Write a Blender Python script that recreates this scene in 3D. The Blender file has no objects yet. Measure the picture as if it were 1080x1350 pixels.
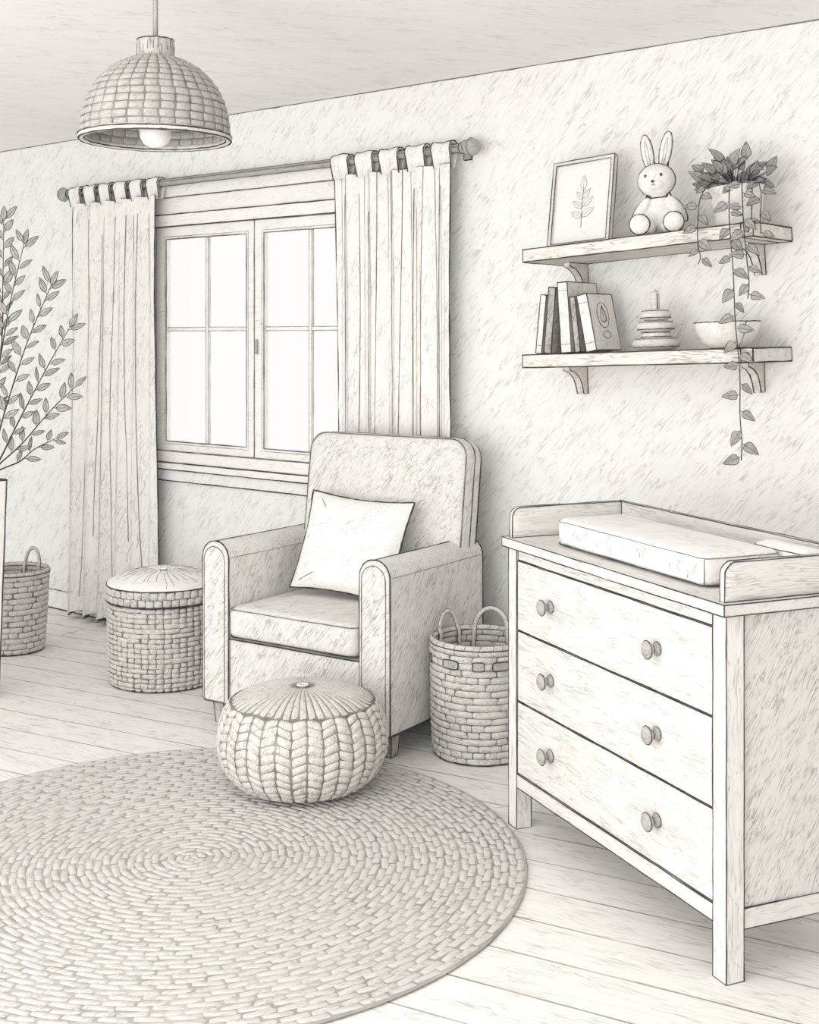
import bpy, bmesh, math, random
from mathutils import Vector, Matrix, Euler
PI = math.pi
rnd = random.Random(7)
scene = bpy.context.scene
COL = scene.collection

# ------------------------------------------------------------------ materials
def pencil(name, base, ink=(.30, .285, .27), strength=.5, rot=(0, -50, 18), cell=(.11, .011), width=.05,
           mask=.45, rough=.9, grain=.0, second=None, bend=.03, box=None):
    """paper-like matte surface covered in fine graphite strokes (object space)"""
    m = bpy.data.materials.new(name); m.use_nodes = True
    nt = m.node_tree; N = nt.nodes; L = nt.links
    N.clear()
    out = N.new('ShaderNodeOutputMaterial'); bs = N.new('ShaderNodeBsdfPrincipled')
    bs.inputs['Roughness'].default_value = rough
    bs.inputs['Specular IOR Level'].default_value = .15
    L.new(bs.outputs[0], out.inputs[0])
    tc = N.new('ShaderNodeTexCoord')
    wob = N.new('ShaderNodeTexNoise'); wob.inputs['Scale'].default_value = 7; wob.inputs['Detail'].default_value = 1
    L.new(tc.outputs['Object'], wob.inputs['Vector'])
    mul = N.new('ShaderNodeVectorMath'); mul.operation = 'MULTIPLY_ADD'
    mul.inputs[1].default_value = (bend,) * 3
    L.new(wob.outputs['Color'], mul.inputs[0]); L.new(tc.outputs['Object'], mul.inputs[2])
    col = None
    layers = [(rot, cell, strength, None)]
    if second: layers.append((*second, None))
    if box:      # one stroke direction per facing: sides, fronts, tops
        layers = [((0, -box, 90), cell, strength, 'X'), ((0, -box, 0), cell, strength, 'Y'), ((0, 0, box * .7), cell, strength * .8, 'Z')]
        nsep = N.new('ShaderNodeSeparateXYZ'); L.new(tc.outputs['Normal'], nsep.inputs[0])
    prev = None
    for (r, c, s, axis) in layers:
        mp = N.new('ShaderNodeMapping'); mp.vector_type = 'TEXTURE'
        mp.inputs['Rotation'].default_value = [math.radians(a) for a in r]
        mp.inputs['Scale'].default_value = (c[0], c[1], c[1])
        L.new(mul.outputs[0], mp.inputs['Vector'])
        nz = N.new('ShaderNodeTexNoise'); nz.inputs['Scale'].default_value = 1; nz.inputs['Detail'].default_value = 1.3
        nz.inputs['Roughness'].default_value = .55
        L.new(mp.outputs[0], nz.inputs['Vector'])
        sub = N.new('ShaderNodeMath'); sub.operation = 'SUBTRACT'; sub.inputs[1].default_value = .5
        ab = N.new('ShaderNodeMath'); ab.operation = 'ABSOLUTE'
        L.new(nz.outputs['Fac'], sub.inputs[0]); L.new(sub.outputs[0], ab.inputs[0])
        mr = N.new('ShaderNodeMapRange'); mr.inputs[1].default_value = 0; mr.inputs[2].default_value = width
        mr.inputs[3].default_value = 1; mr.inputs[4].default_value = 0
        L.new(ab.outputs[0], mr.inputs[0])
        mk = N.new('ShaderNodeTexNoise'); mk.inputs['Scale'].default_value = 1.0; mk.inputs['Detail'].default_value = 2
        mp2 = N.new('ShaderNodeMapping'); mp2.vector_type = 'TEXTURE'
        mp2.inputs['Scale'].default_value = (c[0] * .8, c[1] * 5, c[1] * 5)
        mp2.inputs['Rotation'].default_value = [math.radians(a) for a in r]
        L.new(tc.outputs['Object'], mp2.inputs['Vector']); L.new(mp2.outputs[0], mk.inputs['Vector'])
        mm = N.new('ShaderNodeMapRange'); mm.inputs[1].default_value = mask - .12; mm.inputs[2].default_value = mask + .2
        L.new(mk.outputs['Fac'], mm.inputs[0])
        pr = N.new('ShaderNodeMath'); pr.operation = 'MULTIPLY'
        L.new(mr.outputs[0], pr.inputs[0]); L.new(mm.outputs[0], pr.inputs[1])
        sc = N.new('ShaderNodeMath'); sc.operation = 'MULTIPLY'; sc.inputs[1].default_value = s
        L.new(pr.outputs[0], sc.inputs[0])
        fac = sc.outputs[0]
        if axis:
            sq = N.new('ShaderNodeMath'); sq.operation = 'POWER'; sq.inputs[1].default_value = 2
            av = N.new('ShaderNodeMath'); av.operation = 'ABSOLUTE'
            L.new(nsep.outputs[axis], av.inputs[0]); L.new(av.outputs[0], sq.inputs[0])
            wm = N.new('ShaderNodeMath'); wm.operation = 'MULTIPLY'
            L.new(sq.outputs[0], wm.inputs[0]); L.new(fac, wm.inputs[1]); fac = wm.outputs[0]
        mx = N.new('ShaderNodeMix'); mx.data_type = 'RGBA'
        mx.inputs[7].default_value = (*ink, 1)
        if prev is None: mx.inputs[6].default_value = (*base, 1)
        else: L.new(prev, mx.inputs[6])
        L.new(fac, mx.inputs[0])
        prev = mx.outputs[2]
    L.new(prev, bs.inputs['Base Color'])
    return m

def ink_mat(name, dark, light, scale=18):
    m = bpy.data.materials.new(name); m.use_nodes = True
    nt = m.node_tree; N = nt.nodes; L = nt.links
    bs = N['Principled BSDF']; bs.inputs['Roughness'].default_value = 1; bs.inputs['Specular IOR Level'].default_value = 0
    tc = N.new('ShaderNodeTexCoord'); nz = N.new('ShaderNodeTexNoise'); nz.inputs['Scale'].default_value = scale
    nz.inputs['Detail'].default_value = 3
    L.new(tc.outputs['Object'], nz.inputs['Vector'])
    cr = N.new('ShaderNodeMapRange'); cr.inputs[1].default_value = .35; cr.inputs[2].default_value = .7
    L.new(nz.outputs['Fac'], cr.inputs[0])
    mx = N.new('ShaderNodeMix'); mx.data_type = 'RGBA'
    mx.inputs[6].default_value = (*dark, 1); mx.inputs[7].default_value = (*light, 1)
    L.new(cr.outputs[0], mx.inputs[0]); L.new(mx.outputs[2], bs.inputs['Base Color'])
    return m

PAPER = (.915, .905, .892)
INK = ink_mat('graphite_line', (.045, .042, .04), (.13, .125, .12))
SOFT = ink_mat('graphite_line_soft', (.13, .125, .12), (.32, .31, .30))
WICKER_GAP = ink_mat('wicker_gap_shade', (.16, .152, .145), (.30, .29, .275))  # liner behind the weave, shade of the gaps put into its colour
YARN_GAP = ink_mat('yarn_gap_shade', (.20, .19, .18), (.36, .345, .33))  # pouf liner, darkened to paint the shade between stitches
JUTE_GAP = ink_mat('jute_gap_shade', (.36, .345, .33), (.56, .54, .52), 9)  # rug liner, gap shade between the braids painted in
FAINT = ink_mat('graphite_line_faint', (.30, .29, .28), (.52, .50, .48))
M_WALL = pencil('paper_wall', PAPER, strength=0.554, rot=(0, -48, 0), cell=(.12, .0115), width=.05, mask=.46)
M_CEIL = pencil('paper_ceiling', PAPER, strength=0.436, rot=(0, 0, 60), cell=(.22, .022), width=.04, mask=.52)
M_FAB = pencil('chair_fabric', (.79, .775, .752), strength=.9, cell=(.095, .0072), width=.06, mask=.39, box=54)
M_CUSH = pencil('pillow_fabric', (.91, .898, .88), strength=.58, cell=(.12, .011), width=.05, mask=.45, box=38)
M_CLOTH = pencil('curtain_cloth', (.92, .905, .88), strength=0.554, rot=(0, -74, 8), cell=(.17, .012), width=.05, mask=.45)
M_WOOD = pencil('pale_wood', (.785, .77, .748), ink=(.36, .32, .28), strength=0.660, rot=(0, 0, 0), cell=(.16, .0065), width=.07, mask=.42)
M_WOODY = pencil('pale_wood_side', (.79, .775, .75), ink=(.34, .31, .28), strength=.66, rot=(0, 0, 90), cell=(.14, .006), width=.07, mask=.42)
M_WOODV = pencil('pale_wood_upright', (.83, .815, .79), ink=(.34, .31, .28), strength=0.660, rot=(0, -90, 0), cell=(.14, .006), width=.07, mask=.42)
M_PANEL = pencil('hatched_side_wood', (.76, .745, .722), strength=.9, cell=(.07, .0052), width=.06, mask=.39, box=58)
M_SHELF = pencil('shelf_wood', (.82, .79, .755), ink=(.28, .25, .22), strength=0.792, rot=(0, 0, 0), cell=(.14, .007), width=.07, mask=.42)
M_WHITE = pencil('white_paint', (.92, .905, .88), strength=0.462, rot=(0, -8, 0), cell=(.12, .008), width=.05, mask=.5)
M_WICK = pencil('wicker', (.66, .64, .61), ink=(.20, .185, .17), strength=0.792, rot=(0, 0, 30), cell=(.035, .006), width=.08, mask=.42)
M_WICKL = pencil('pale_wicker', (.70, .68, .65), ink=(.24, .22, .20), strength=0.726, rot=(0, 0, 30), cell=(.04, .006), width=.08, mask=.42)
M_LAMP = pencil('lamp_wicker', (.44, .425, .405), ink=(.2, .185, .17), strength=.75, rot=(0, -20, 30), cell=(.035, .005), width=.08, mask=.42)
M_KNIT = pencil('knitted_yarn', (.71, .69, .66), ink=(.24, .22, .2), strength=0.726, rot=(0, -60, 30), cell=(.03, .006), width=.08, mask=.42)
M_RUG = pencil('braided_fibre', (.66, .645, .625), ink=(.34, .31, .28), strength=0.660, rot=(0, 0, 20), cell=(.05, .008), width=.07, mask=.42)
M_PLUSH = pencil('plush', (.92, .905, .88), strength=0.462, rot=(0, -55, 20), cell=(.035, .004), width=.06, mask=.45)
M_CERAM = pencil('pale_ceramic', (.88, .86, .83), strength=0.594, rot=(0, -60, 20), cell=(.04, .005), width=.06, mask=.42)
M_LEAF = pencil('grey_leaf', (.46, .45, .435), ink=(.12, .12, .11), strength=0.792, rot=(0, -50, 20), cell=(.02, .003), width=.09, mask=.40)
M_LEAFL = pencil('pale_leaf', (.52, .51, .49), ink=(.14, .13, .12), strength=0.792, rot=(0, -60, 20), cell=(.02, .003), width=.09, mask=.40)
M_DARKW = pencil('grey_wood', (.58, .56, .535), ink=(.12, .11, .1), strength=0.792, rot=(0, -90, 0), cell=(.06, .004), width=.09, mask=.40)
M_METAL = pencil('grey_metal', (.48, .47, .455), ink=(.12, .115, .11), strength=0.660, rot=(0, 0, 0), cell=(.08, .004), width=.08, mask=.42, rough=.5)
M_BOOKD = pencil('grey_book_cloth', (.54, .525, .505), ink=(.13, .12, .12), strength=.9, cell=(.04, .004), width=.09, mask=.38, box=60)
M_BOOKL = pencil('pale_book_cloth', (.88, .86, .83), strength=0.594, rot=(0, -85, 10), cell=(.05, .005), width=.06, mask=.42)
M_SOIL = pencil('soil', (.12, .11, .10), strength=0.660)
M_BULB = pencil('frosted_bulb', (.90, .885, .86), strength=0.198, rough=.4, cell=(.03, .004))

def floor_mat():
    m = pencil('floor_planks', (.865, .85, .828), ink=(.34, .32, .30), strength=.60, rot=(0, 0, 11), cell=(.17, .012), width=.055, mask=.46)
    nt = m.node_tree; N = nt.nodes; L = nt.links
    bs = next(n for n in N if n.type == 'BSDF_PRINCIPLED')
    src = bs.inputs['Base Color'].links[0].from_socket
    tc = next(n for n in N if n.type == 'TEX_COORD')
    mp = N.new('ShaderNodeMapping'); mp.vector_type = 'TEXTURE'
    mp.inputs['Rotation'].default_value = (0, 0, math.radians(11)); mp.inputs['Location'].default_value = (.05, .02, 0)
    wob = N.new('ShaderNodeTexNoise'); wob.inputs['Scale'].default_value = 4
    ma = N.new('ShaderNodeVectorMath'); ma.operation = 'MULTIPLY_ADD'; ma.inputs[1].default_value = (.008,) * 3
    L.new(tc.outputs['Object'], wob.inputs['Vector']); L.new(wob.outputs['Color'], ma.inputs[0]); L.new(tc.outputs['Object'], ma.inputs[2])
    L.new(ma.outputs[0], mp.inputs['Vector'])
    br = N.new('ShaderNodeTexBrick'); br.inputs['Scale'].default_value = 1
    br.inputs['Brick Width'].default_value = 5.5; br.inputs['Row Height'].default_value = .175
    br.inputs['Mortar Size'].default_value = .0036; br.inputs['Mortar Smooth'].default_value = .3
    br.offset = .37; br.offset_frequency = 2
    br.inputs['Color1'].default_value = (0, 0, 0, 1); br.inputs['Color2'].default_value = (0, 0, 0, 1); br.inputs['Mortar'].default_value = (1, 1, 1, 1)
    L.new(mp.outputs[0], br.inputs['Vector'])
    nz = N.new('ShaderNodeTexNoise'); nz.inputs['Scale'].default_value = 5
    L.new(tc.outputs['Object'], nz.inputs['Vector'])
    mr = N.new('ShaderNodeMapRange'); mr.inputs[1].default_value = .3; mr.inputs[2].default_value = .6; mr.inputs[3].default_value = .35; mr.inputs[4].default_value = .9
    L.new(nz.outputs['Fac'], mr.inputs[0])
    mu = N.new('ShaderNodeMath'); mu.operation = 'MULTIPLY'
    L.new(br.outputs['Color'], mu.inputs[0]); L.new(mr.outputs[0], mu.inputs[1])
    mx = N.new('ShaderNodeMix'); mx.data_type = 'RGBA'; mx.inputs[7].default_value = (.24, .22, .20, 1)
    L.new(src, mx.inputs[6]); L.new(mu.outputs[0], mx.inputs[0]); L.new(mx.outputs[2], bs.inputs['Base Color'])
    return m
M_FLOOR = floor_mat()

def glass_mat():
    m = bpy.data.materials.new('window_glass'); m.use_nodes = True
    nt = m.node_tree; N = nt.nodes; L = nt.links; N.clear()
    out = N.new('ShaderNodeOutputMaterial'); t = N.new('ShaderNodeBsdfTransparent'); g = N.new('ShaderNodeBsdfGlossy')
    g.inputs['Roughness'].default_value = .05; mx = N.new('ShaderNodeMixShader'); mx.inputs[0].default_value = .015
    L.new(t.outputs[0], mx.inputs[1]); L.new(g.outputs[0], mx.inputs[2]); L.new(mx.outputs[0], out.inputs[0])
    return m
M_GLASS = glass_mat()

# ------------------------------------------------------------------ mesh builder
class MB:
    def __init__(s): s.v = []; s.f = []; s.m = []; s.s = []
    def add(s, vs, fs, mat=0, smooth=False, M=None):
        b = len(s.v)
        s.v += [(M @ Vector(p)) if M is not None else Vector(p) for p in vs]
        for f in fs:
            s.f.append([b + i for i in f]); s.m.append(mat); s.s.append(smooth)
        return s
    def box(s, x0, x1, y0, y1, z0, z1, mat=0, ln=0, M=None, lmat=1, skip=()):
        vs = [(x, y, z) for z in (z0, z1) for y in (y0, y1) for x in (x0, x1)]
        s.add(vs, [(0, 2, 3, 1), (4, 5, 7, 6), (0, 1, 5, 4), (2, 6, 7, 3), (0, 4, 6, 2), (1, 3, 7, 5)], mat, False, M)
        if ln:
            for a, b in ((0, 1), (1, 3), (3, 2), (2, 0), (4, 5), (5, 7), (7, 6), (6, 4), (0, 4), (1, 5), (2, 6), (3, 7)):
                if (a, b) in skip: continue
                s.line([vs[a], vs[b]], ln, mat=lmat, M=M)
        return s
    def tube(s, pts, r, n=6, closed=False, mat=0, smooth=True, M=None, cap=True, flat=1.0):
        pts = [Vector(p) for p in pts]
        k = len(pts); rs = r if isinstance(r, (list, tuple)) else [r] * k
        vs = []; fs = []; up = None
        for i, p in enumerate(pts):
            a = pts[(i - 1) % k] if (closed or i) else p
            b = pts[(i + 1) % k] if (closed or i < k - 1) else p
            t = (b - a)
            if t.length < 1e-9: t = Vector((0, 0, 1))
            t.normalize()
            if up is None:
                up = Vector((0, 0, 1)) if abs(t.z) < .9 else Vector((1, 0, 0))
            x = t.cross(up)
            if x.length < 1e-4: x = t.orthogonal()
            x.normalize(); y = x.cross(t).normalized(); up = y
            for j in range(n):
                an = 2 * PI * j / n
                vs.append(p + (x * math.cos(an) + y * math.sin(an) * flat) * rs[i])
        for i in range(k if closed else k - 1):
            for j in range(n):
                a = i * n + j; b = i * n + (j + 1) % n; c = ((i + 1) % k) * n + (j + 1) % n; d = ((i + 1) % k) * n + j
                fs.append((a, b, c, d))
        if not closed and cap:
            fs.append(tuple(range(n - 1, -1, -1))); fs.append(tuple((k - 1) * n + j for j in range(n)))
        return s.add(vs, fs, mat, smooth, M)
    def line(s, pts, r, closed=False, mat=1, M=None, jit=.0007, step=.07):
        """hand-drawn looking dark bead along an edge"""
        pts = [Vector(p) for p in pts]; out = []; k = len(pts)
        for i in range(k if closed else k - 1):
            a, b = pts[i], pts[(i + 1) % k]
            n = max(1, int((b - a).length / step))
            for q in range(n): out.append(a.lerp(b, q / n))
        if not closed: out.append(pts[-1])
        o2 = []; rs = []
        for i, p in enumerate(out):
            e = (not closed) and (i == 0 or i == len(out) - 1)
            o2.append(p if e else p + Vector([rnd.uniform(-jit, jit) for _ in range(3)]))
            rs.append(r * rnd.uniform(.7, 1.2))
        return s.tube(o2, rs, 5, closed, mat, True, M)
    def lathe(s, prof, n=48, mat=0, smooth=True, M=None, a0=0, a1=2 * PI):
        full = abs(a1 - a0 - 2 * PI) < 1e-6
        vs = []; fs = []; k = n if full else n + 1
        for (r, z) in prof:
            for j in range(k):
                a = a0 + (a1 - a0) * j / n
                vs.append((r * math.cos(a), r * math.sin(a), z))
        for i in range(len(prof) - 1):
            for j in range(n):
                j2 = (j + 1) % k
                fs.append((i * k + j, i * k + j2, (i + 1) * k + j2, (i + 1) * k + j))
        return s.add(vs, fs, mat, smooth, M)
    def ring(s, r, z, t, mat=1, n=64, M=None, jit=.0006):
        pts = [(r * math.cos(2 * PI * i / n), r * math.sin(2 * PI * i / n), z) for i in range(n)]
        return s.line(pts, t, True, mat, M, jit, step=9)
    def slab(s, outline, w0, w1, rd=.01, bulge=0, n=4, mat=0, M=None, under=True):
        """outline in (u,v), thickness along w with rounded rims; caps bulge outwards"""
        cx = sum(p[0] for p in outline) / len(outline); cy = sum(p[1] for p in outline) / len(outline)
        hw = max(abs(p[0] - cx) for p in outline); hh = max(abs(p[1] - cy) for p in outline)
        loops = []
        def L(ins, w):
            fx = 1 - ins / hw; fy = 1 - ins / hh
            loops.append([(cx + (p[0] - cx) * fx, cy + (p[1] - cy) * fy, w) for p in outline])
        caps = [.12, .3, .5, .7, .86] if bulge else [.5]
        for c in caps:
            ins = rd + (1 - c) * (min(hw, hh) - rd) * .96
            fx = 1 - c
            L(ins, w0 - (bulge if under else 0) * (1 - (c) ** 2.2))
        for i in range(n + 1):
            a = PI / 2 * i / n
            L(rd * (1 - math.sin(a)), w0 + rd * (1 - math.cos(a)))
        for i in range(n + 1):
            a = PI / 2 * i / n
            L(rd * (1 - math.cos(a)), w1 - rd * (1 - math.sin(a)))
        for c in reversed(caps):
            ins = rd + (1 - c) * (min(hw, hh) - rd) * .96
            L(ins, w1 + bulge * (1 - (c) ** 2.2))
        k = len(outline); vs = [p for l in loops for p in l]; fs = []
        for i in range(len(loops) - 1):
            for j in range(k):
                fs.append((i * k + j, i * k + (j + 1) % k, (i + 1) * k + (j + 1) % k, (i + 1) * k + j))
        fs.append(tuple(range(k - 1, -1, -1))); fs.append(tuple((len(loops) - 1) * k + j for j in range(k)))
        return s.add(vs, fs, mat, True, M)
    def cell(s, S, u0, u1, v0, v1, bulge, jit=.0, skew=0, nu=5, nv=5, mat=0, out=1, rnd_u=.10, rnd_v=.12):
        """a padded patch of the surface S(u,v) -> (point, normal)"""
        vs = []; fs = []
        js = [(rnd.uniform(-jit, jit), rnd.uniform(-jit, jit)) for _ in range(4)]
        def ts(n): return [0, .1] + [.1 + .8 * k / (n - 3) for k in range(1, n - 3)] + [.9, 1]
        for b in ts(nv):
            for a in ts(nu):
                # slightly rounded outline
                aa = .5 + (a - .5) * (1 - rnd_u * (2 * b - 1) ** 6); bb = .5 + (b - .5) * (1 - rnd_v * (2 * a - 1) ** 6)
                wq = ((1 - a) * (1 - b), a * (1 - b), (1 - a) * b, a * b)
                du = sum(w * q[0] for w, q in zip(wq, js)); dv = sum(w * q[1] for w, q in zip(wq, js))
                u = u0 + (u1 - u0) * (aa + du); v = v0 + (v1 - v0) * (bb + dv + skew * (a - .5))
                p, nrm = S(u, v)
                h = bulge * (.25 + .75 * (1 - (2 * a - 1) ** 4) * (1 - (2 * b - 1) ** 2)) * (0 if (a in (0, 1) or b in (0, 1)) else 1) + .0004
                vs.append(p + nrm * h * out)
        for i in range(nv - 1):
            for j in range(nu - 1):
                q = (i * nu + j, i * nu + j + 1, (i + 1) * nu + j + 1, (i + 1) * nu + j)
                fs.append(q if out > 0 else q[::-1])
        return s.add(vs, fs, mat, True)
    def build(s, name, mats, parent=None, M=None, label=None):
        me = bpy.data.meshes.new(name)
        vs = [(M @ p) if M is not None else p for p in s.v]
        me.from_pydata([tuple(p) for p in vs], [], s.f)
        if not isinstance(mats, (list, tuple)): mats = [mats]
        mats = list(mats) + [INK, SOFT, FAINT][len(mats) - 1:] if len(mats) < 2 else mats
        for m in mats: me.materials.append(m)
        me.polygons.foreach_set('material_index', s.m)
        me.polygons.foreach_set('use_smooth', s.s)
        me.update()
        bm = bmesh.new(); bm.from_mesh(me); bmesh.ops.recalc_face_normals(bm, faces=bm.faces); bm.to_mesh(me); bm.free()
        o = bpy.data.objects.new(name, me); COL.objects.link(o)
        if parent is not None: o.parent = parent
        if label: o['label'] = label
        return o

def thing(name, label, cat, loc=(0, 0, 0), rot=(0, 0, 0), group=None):
    o = bpy.data.objects.new(name, None); COL.objects.link(o)
    o.empty_display_size = .05
    o.location = loc; o.rotation_euler = [math.radians(a) for a in rot]
    o['label'] = label; o['category'] = cat
    if group: o['group'] = group
    return o
def struct(o, label=None):
    o['kind'] = 'structure'
    if label: o['label'] = label
    return o

def rrect(w, h, r, n=5, cx=0, cy=0):
    """rounded rectangle outline, r = one radius or four (bl, br, tr, tl)"""
    if not isinstance(r, (list, tuple)): r = [r] * 4
    pts = []
    for (sx, sy, a0, rr) in ((-1, -1, PI, r[0]), (1, -1, 1.5 * PI, r[1]), (1, 1, 0, r[2]), (-1, 1, .5 * PI, r[3])):
        for i in range(n + 1):
            a = a0 + PI / 2 * i / n
            pts.append((cx + sx * (w / 2 - rr) + rr * math.cos(a), cy + sy * (h / 2 - rr) + rr * math.sin(a)))
    return pts
def dens(outline, step=.04):
    out = []
    for i, p in enumerate(outline):
        q = outline[(i + 1) % len(outline)]
        d = math.hypot(q[0] - p[0], q[1] - p[1]); n = max(1, int(d / step))
        for k in range(n): out.append((p[0] + (q[0] - p[0]) * k / n, p[1] + (q[1] - p[1]) * k / n))
    return out
# (u,v,w) frames
XZ = Matrix(((1, 0, 0, 0), (0, 0, 1, 0), (0, 1, 0, 0), (0, 0, 0, 1)))      # u->x v->z w->y
XY = Matrix.Identity(4)                                                     # w->z
YZ = Matrix(((0, 0, 1, 0), (1, 0, 0, 0), (0, 1, 0, 0), (0, 0, 0, 1)))      # u->y v->z w->x
T = Matrix.Translation
def R(a, ax): return Matrix.Rotation(math.radians(a), 4, ax)

# ------------------------------------------------------------------ the room
CEIL = 2.549
WX0, WX1, WZ0, WZ1 = -1.66, -.21, .90, 2.05
m = MB()
m.box(-4.8, WX0, 0, .045, 0, CEIL); m.box(WX1, 4.3, 0, .045, 0, CEIL)
m.box(WX0, WX1, 0, .045, 0, WZ0); m.box(WX0, WX1, 0, .045, WZ1, CEIL)
m.line([(-4.8, 0, CEIL - .001), (4.3, 0, CEIL - .001)], .0035, mat=2, jit=.001)
struct(m.build('wall_back', [M_WALL, INK, SOFT]))
struct(MB().box(4.3, 4.42, -5.4, .045, 0, CEIL).build('wall_right', M_WALL))
struct(MB().box(-4.8, 4.42, -5.4, .045, -.1, 0).build('floor', M_FLOOR))
struct(MB().box(-4.8, 4.42, -5.4, .045, CEIL, CEIL + .1).build('ceiling', M_CEIL))
m = MB(); m.box(-4.8, 4.3, -.014, -.0005, 0, .105)
m.line([(-4.8, -.014, .105), (4.3, -.014, .105)], .003, mat=2); m.line([(-4.8, -.014, .003), (4.3, -.014, .003)], .004)
struct(m.build('baseboard_back', [M_WALL, INK, SOFT]))

# window: casing boards, two casement sashes of four panes, stool and apron
win = bpy.data.objects.new('window_1', None); COL.objects.link(win); win.location = (-.935, 0, .9)
struct(win, 'white two-sash casement window above a stepped sill')
wl = Matrix.Translation((.935, 0, -.9))
m = MB()
m.box(-1.75, -.12, -.030, -.0005, 2.178, 2.238, ln=.003, lmat=2)
m.box(-1.74, -.13, -.022, -.0005, 2.093, 2.178, ln=.003, lmat=2)
m.box(-1.73, -.14, -.030, -.0005, 2.034, 2.093, ln=.003, lmat=1)
m.build('head_casing', [M_WHITE, INK, SOFT], win, wl)
m = MB()
m.box(-1.74, -1.652, -.02, -.0005, .92, 2.034, ln=.003, lmat=2); m.box(-.218, -.13, -.02, -.0005, .92, 2.034, ln=.003, lmat=2)
m.build('side_casing', [M_WHITE, INK, SOFT], win, wl)
m = MB(); m.box(-1.76, -.11, -.022, -.0005, .862, .918, ln=.003, lmat=2); m.box(-1.78, -.09, -.036, -.0005, .828, .862, ln=.003, lmat=1)
m.build('window_sill', [M_WHITE, INK, SOFT], win, wl)
m = MB(); m.box(-1.75, -.12, -.016, -.0005, .770, .828, ln=.003, lmat=1)
m.build('apron', [M_WALL, INK, SOFT], win, wl)
for (x0, x1, sl, sr) in ((-1.650, -.9375, .075, .052), (-.9345, -.220, .062, .075)):
    m = MB(); y0, y1, z0, z1 = -.012, .016, .919, 2.033
    pz0, pz1 = .966, 1.972
    m.box(x0, x0 + sl, y0, y1, z0, z1); m.box(x1 - sr, x1, y0, y1, z0, z1)
    m.box(x0 + sl, x1 - sr, y0, y1, z0, pz0); m.box(x0 + sl, x1 - sr, y0, y1, pz1, z1)
    for (a, b, c, d, r, k) in ((x0, x1, z0, z1, .0026, 2), (x0 + sl, x1 - sr, pz0, pz1, .0032, 2)):
        m.line([(a, y0, c), (b, y0, c), (b, y0, d), (a, y0, d)], r, True, k)
    q = .012
    m.line([(x0 + sl - q, y0, pz0 - q), (x1 - sr + q, y0, pz0 - q), (x1 - sr + q, y0, pz1 + q), (x0 + sl - q, y0, pz1 + q)], .0018, True, 3)
    sash = m.build('sash', [M_WHITE, INK, SOFT, FAINT], win, wl)
    m = MB(); xm = (x0 + sl + x1 - sr) / 2; zm = 1.524
    m.box(xm - .009, xm + .009, .001, .012, pz0, pz1, ln=.0019, lmat=2)
    m.box(x0 + sl, xm - .009, .001, .012, zm - .009, zm + .009, ln=.0019, lmat=2)
    m.box(xm + .009, x1 - sr, .001, .012, zm - .009, zm + .009, ln=.0019, lmat=2)
    m.build('muntin', [M_WHITE, INK, FAINT], sash, wl)
    for xa, xb in ((x0 + sl, xm - .009), (xm + .009, x1 - sr)):
        for za, zb in ((pz0, zm - .009), (zm + .009, pz1)):
            MB().box(xa + .001, xb - .001, .0045, .0075, za + .001, zb - .001).build('pane', [M_GLASS], sash, wl)
m = MB(); m.slab(rrect(.014, .07, .005, 2), 0, .01, .003, M=T((-.915, -.024, 1.44)) @ XZ)
m.build('latch', [M_METAL], win, wl)

# ------------------------------------------------------------------ curtain rod and curtains
RY, RZ = -.07, 2.246
rod = thing('curtain_rod', 'long grey curtain rod with a round ball at each end above the window', 'curtain rod', (-.985, RY, RZ))
m = MB(); m.tube([(-1.31, 0, 0), (1.31, 0, 0)], .0165, 14)
for dz, dy in ((.0165, 0), (-.0165, 0), (.004, -.0165)): m.line([(-1.31, dy, dz), (1.31, dy, dz)], .0026, mat=1 if dy == 0 else 2)
m.build('pole', [M_METAL, INK, SOFT], rod)
for s in (-1, 1):
    m = MB(); Mx = T((s * 1.31, 0, 0)) @ R(90 * s, 'Y')
    m.lathe([(0, 0), (.020, 0), (.022, .008), (.016, .014), (.015, .02), (.026, .027), (.034, .043), (.036, .056), (.033, .072), (.022, .086), (0, .092)], 28, M=Mx)
    m.ring(.0225, .006, .0022, M=Mx, n=24); m.ring(.016, .019, .0022, M=Mx, n=24); m.ring(.0362, .056, .002, 2, M=Mx, n=28)
    m.build('finial', [M_METAL, INK, SOFT], rod)
for x in (-1.299, 1.299):
    m = MB(); m.box(x - .007, x + .007, .018, .069, -.012, .012, ln=.002); m.box(x - .018, x + .018, .060, .0695, -.04, .04, ln=.002)
    m.build('rod_bracket', [M_METAL, INK], rod)

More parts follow.
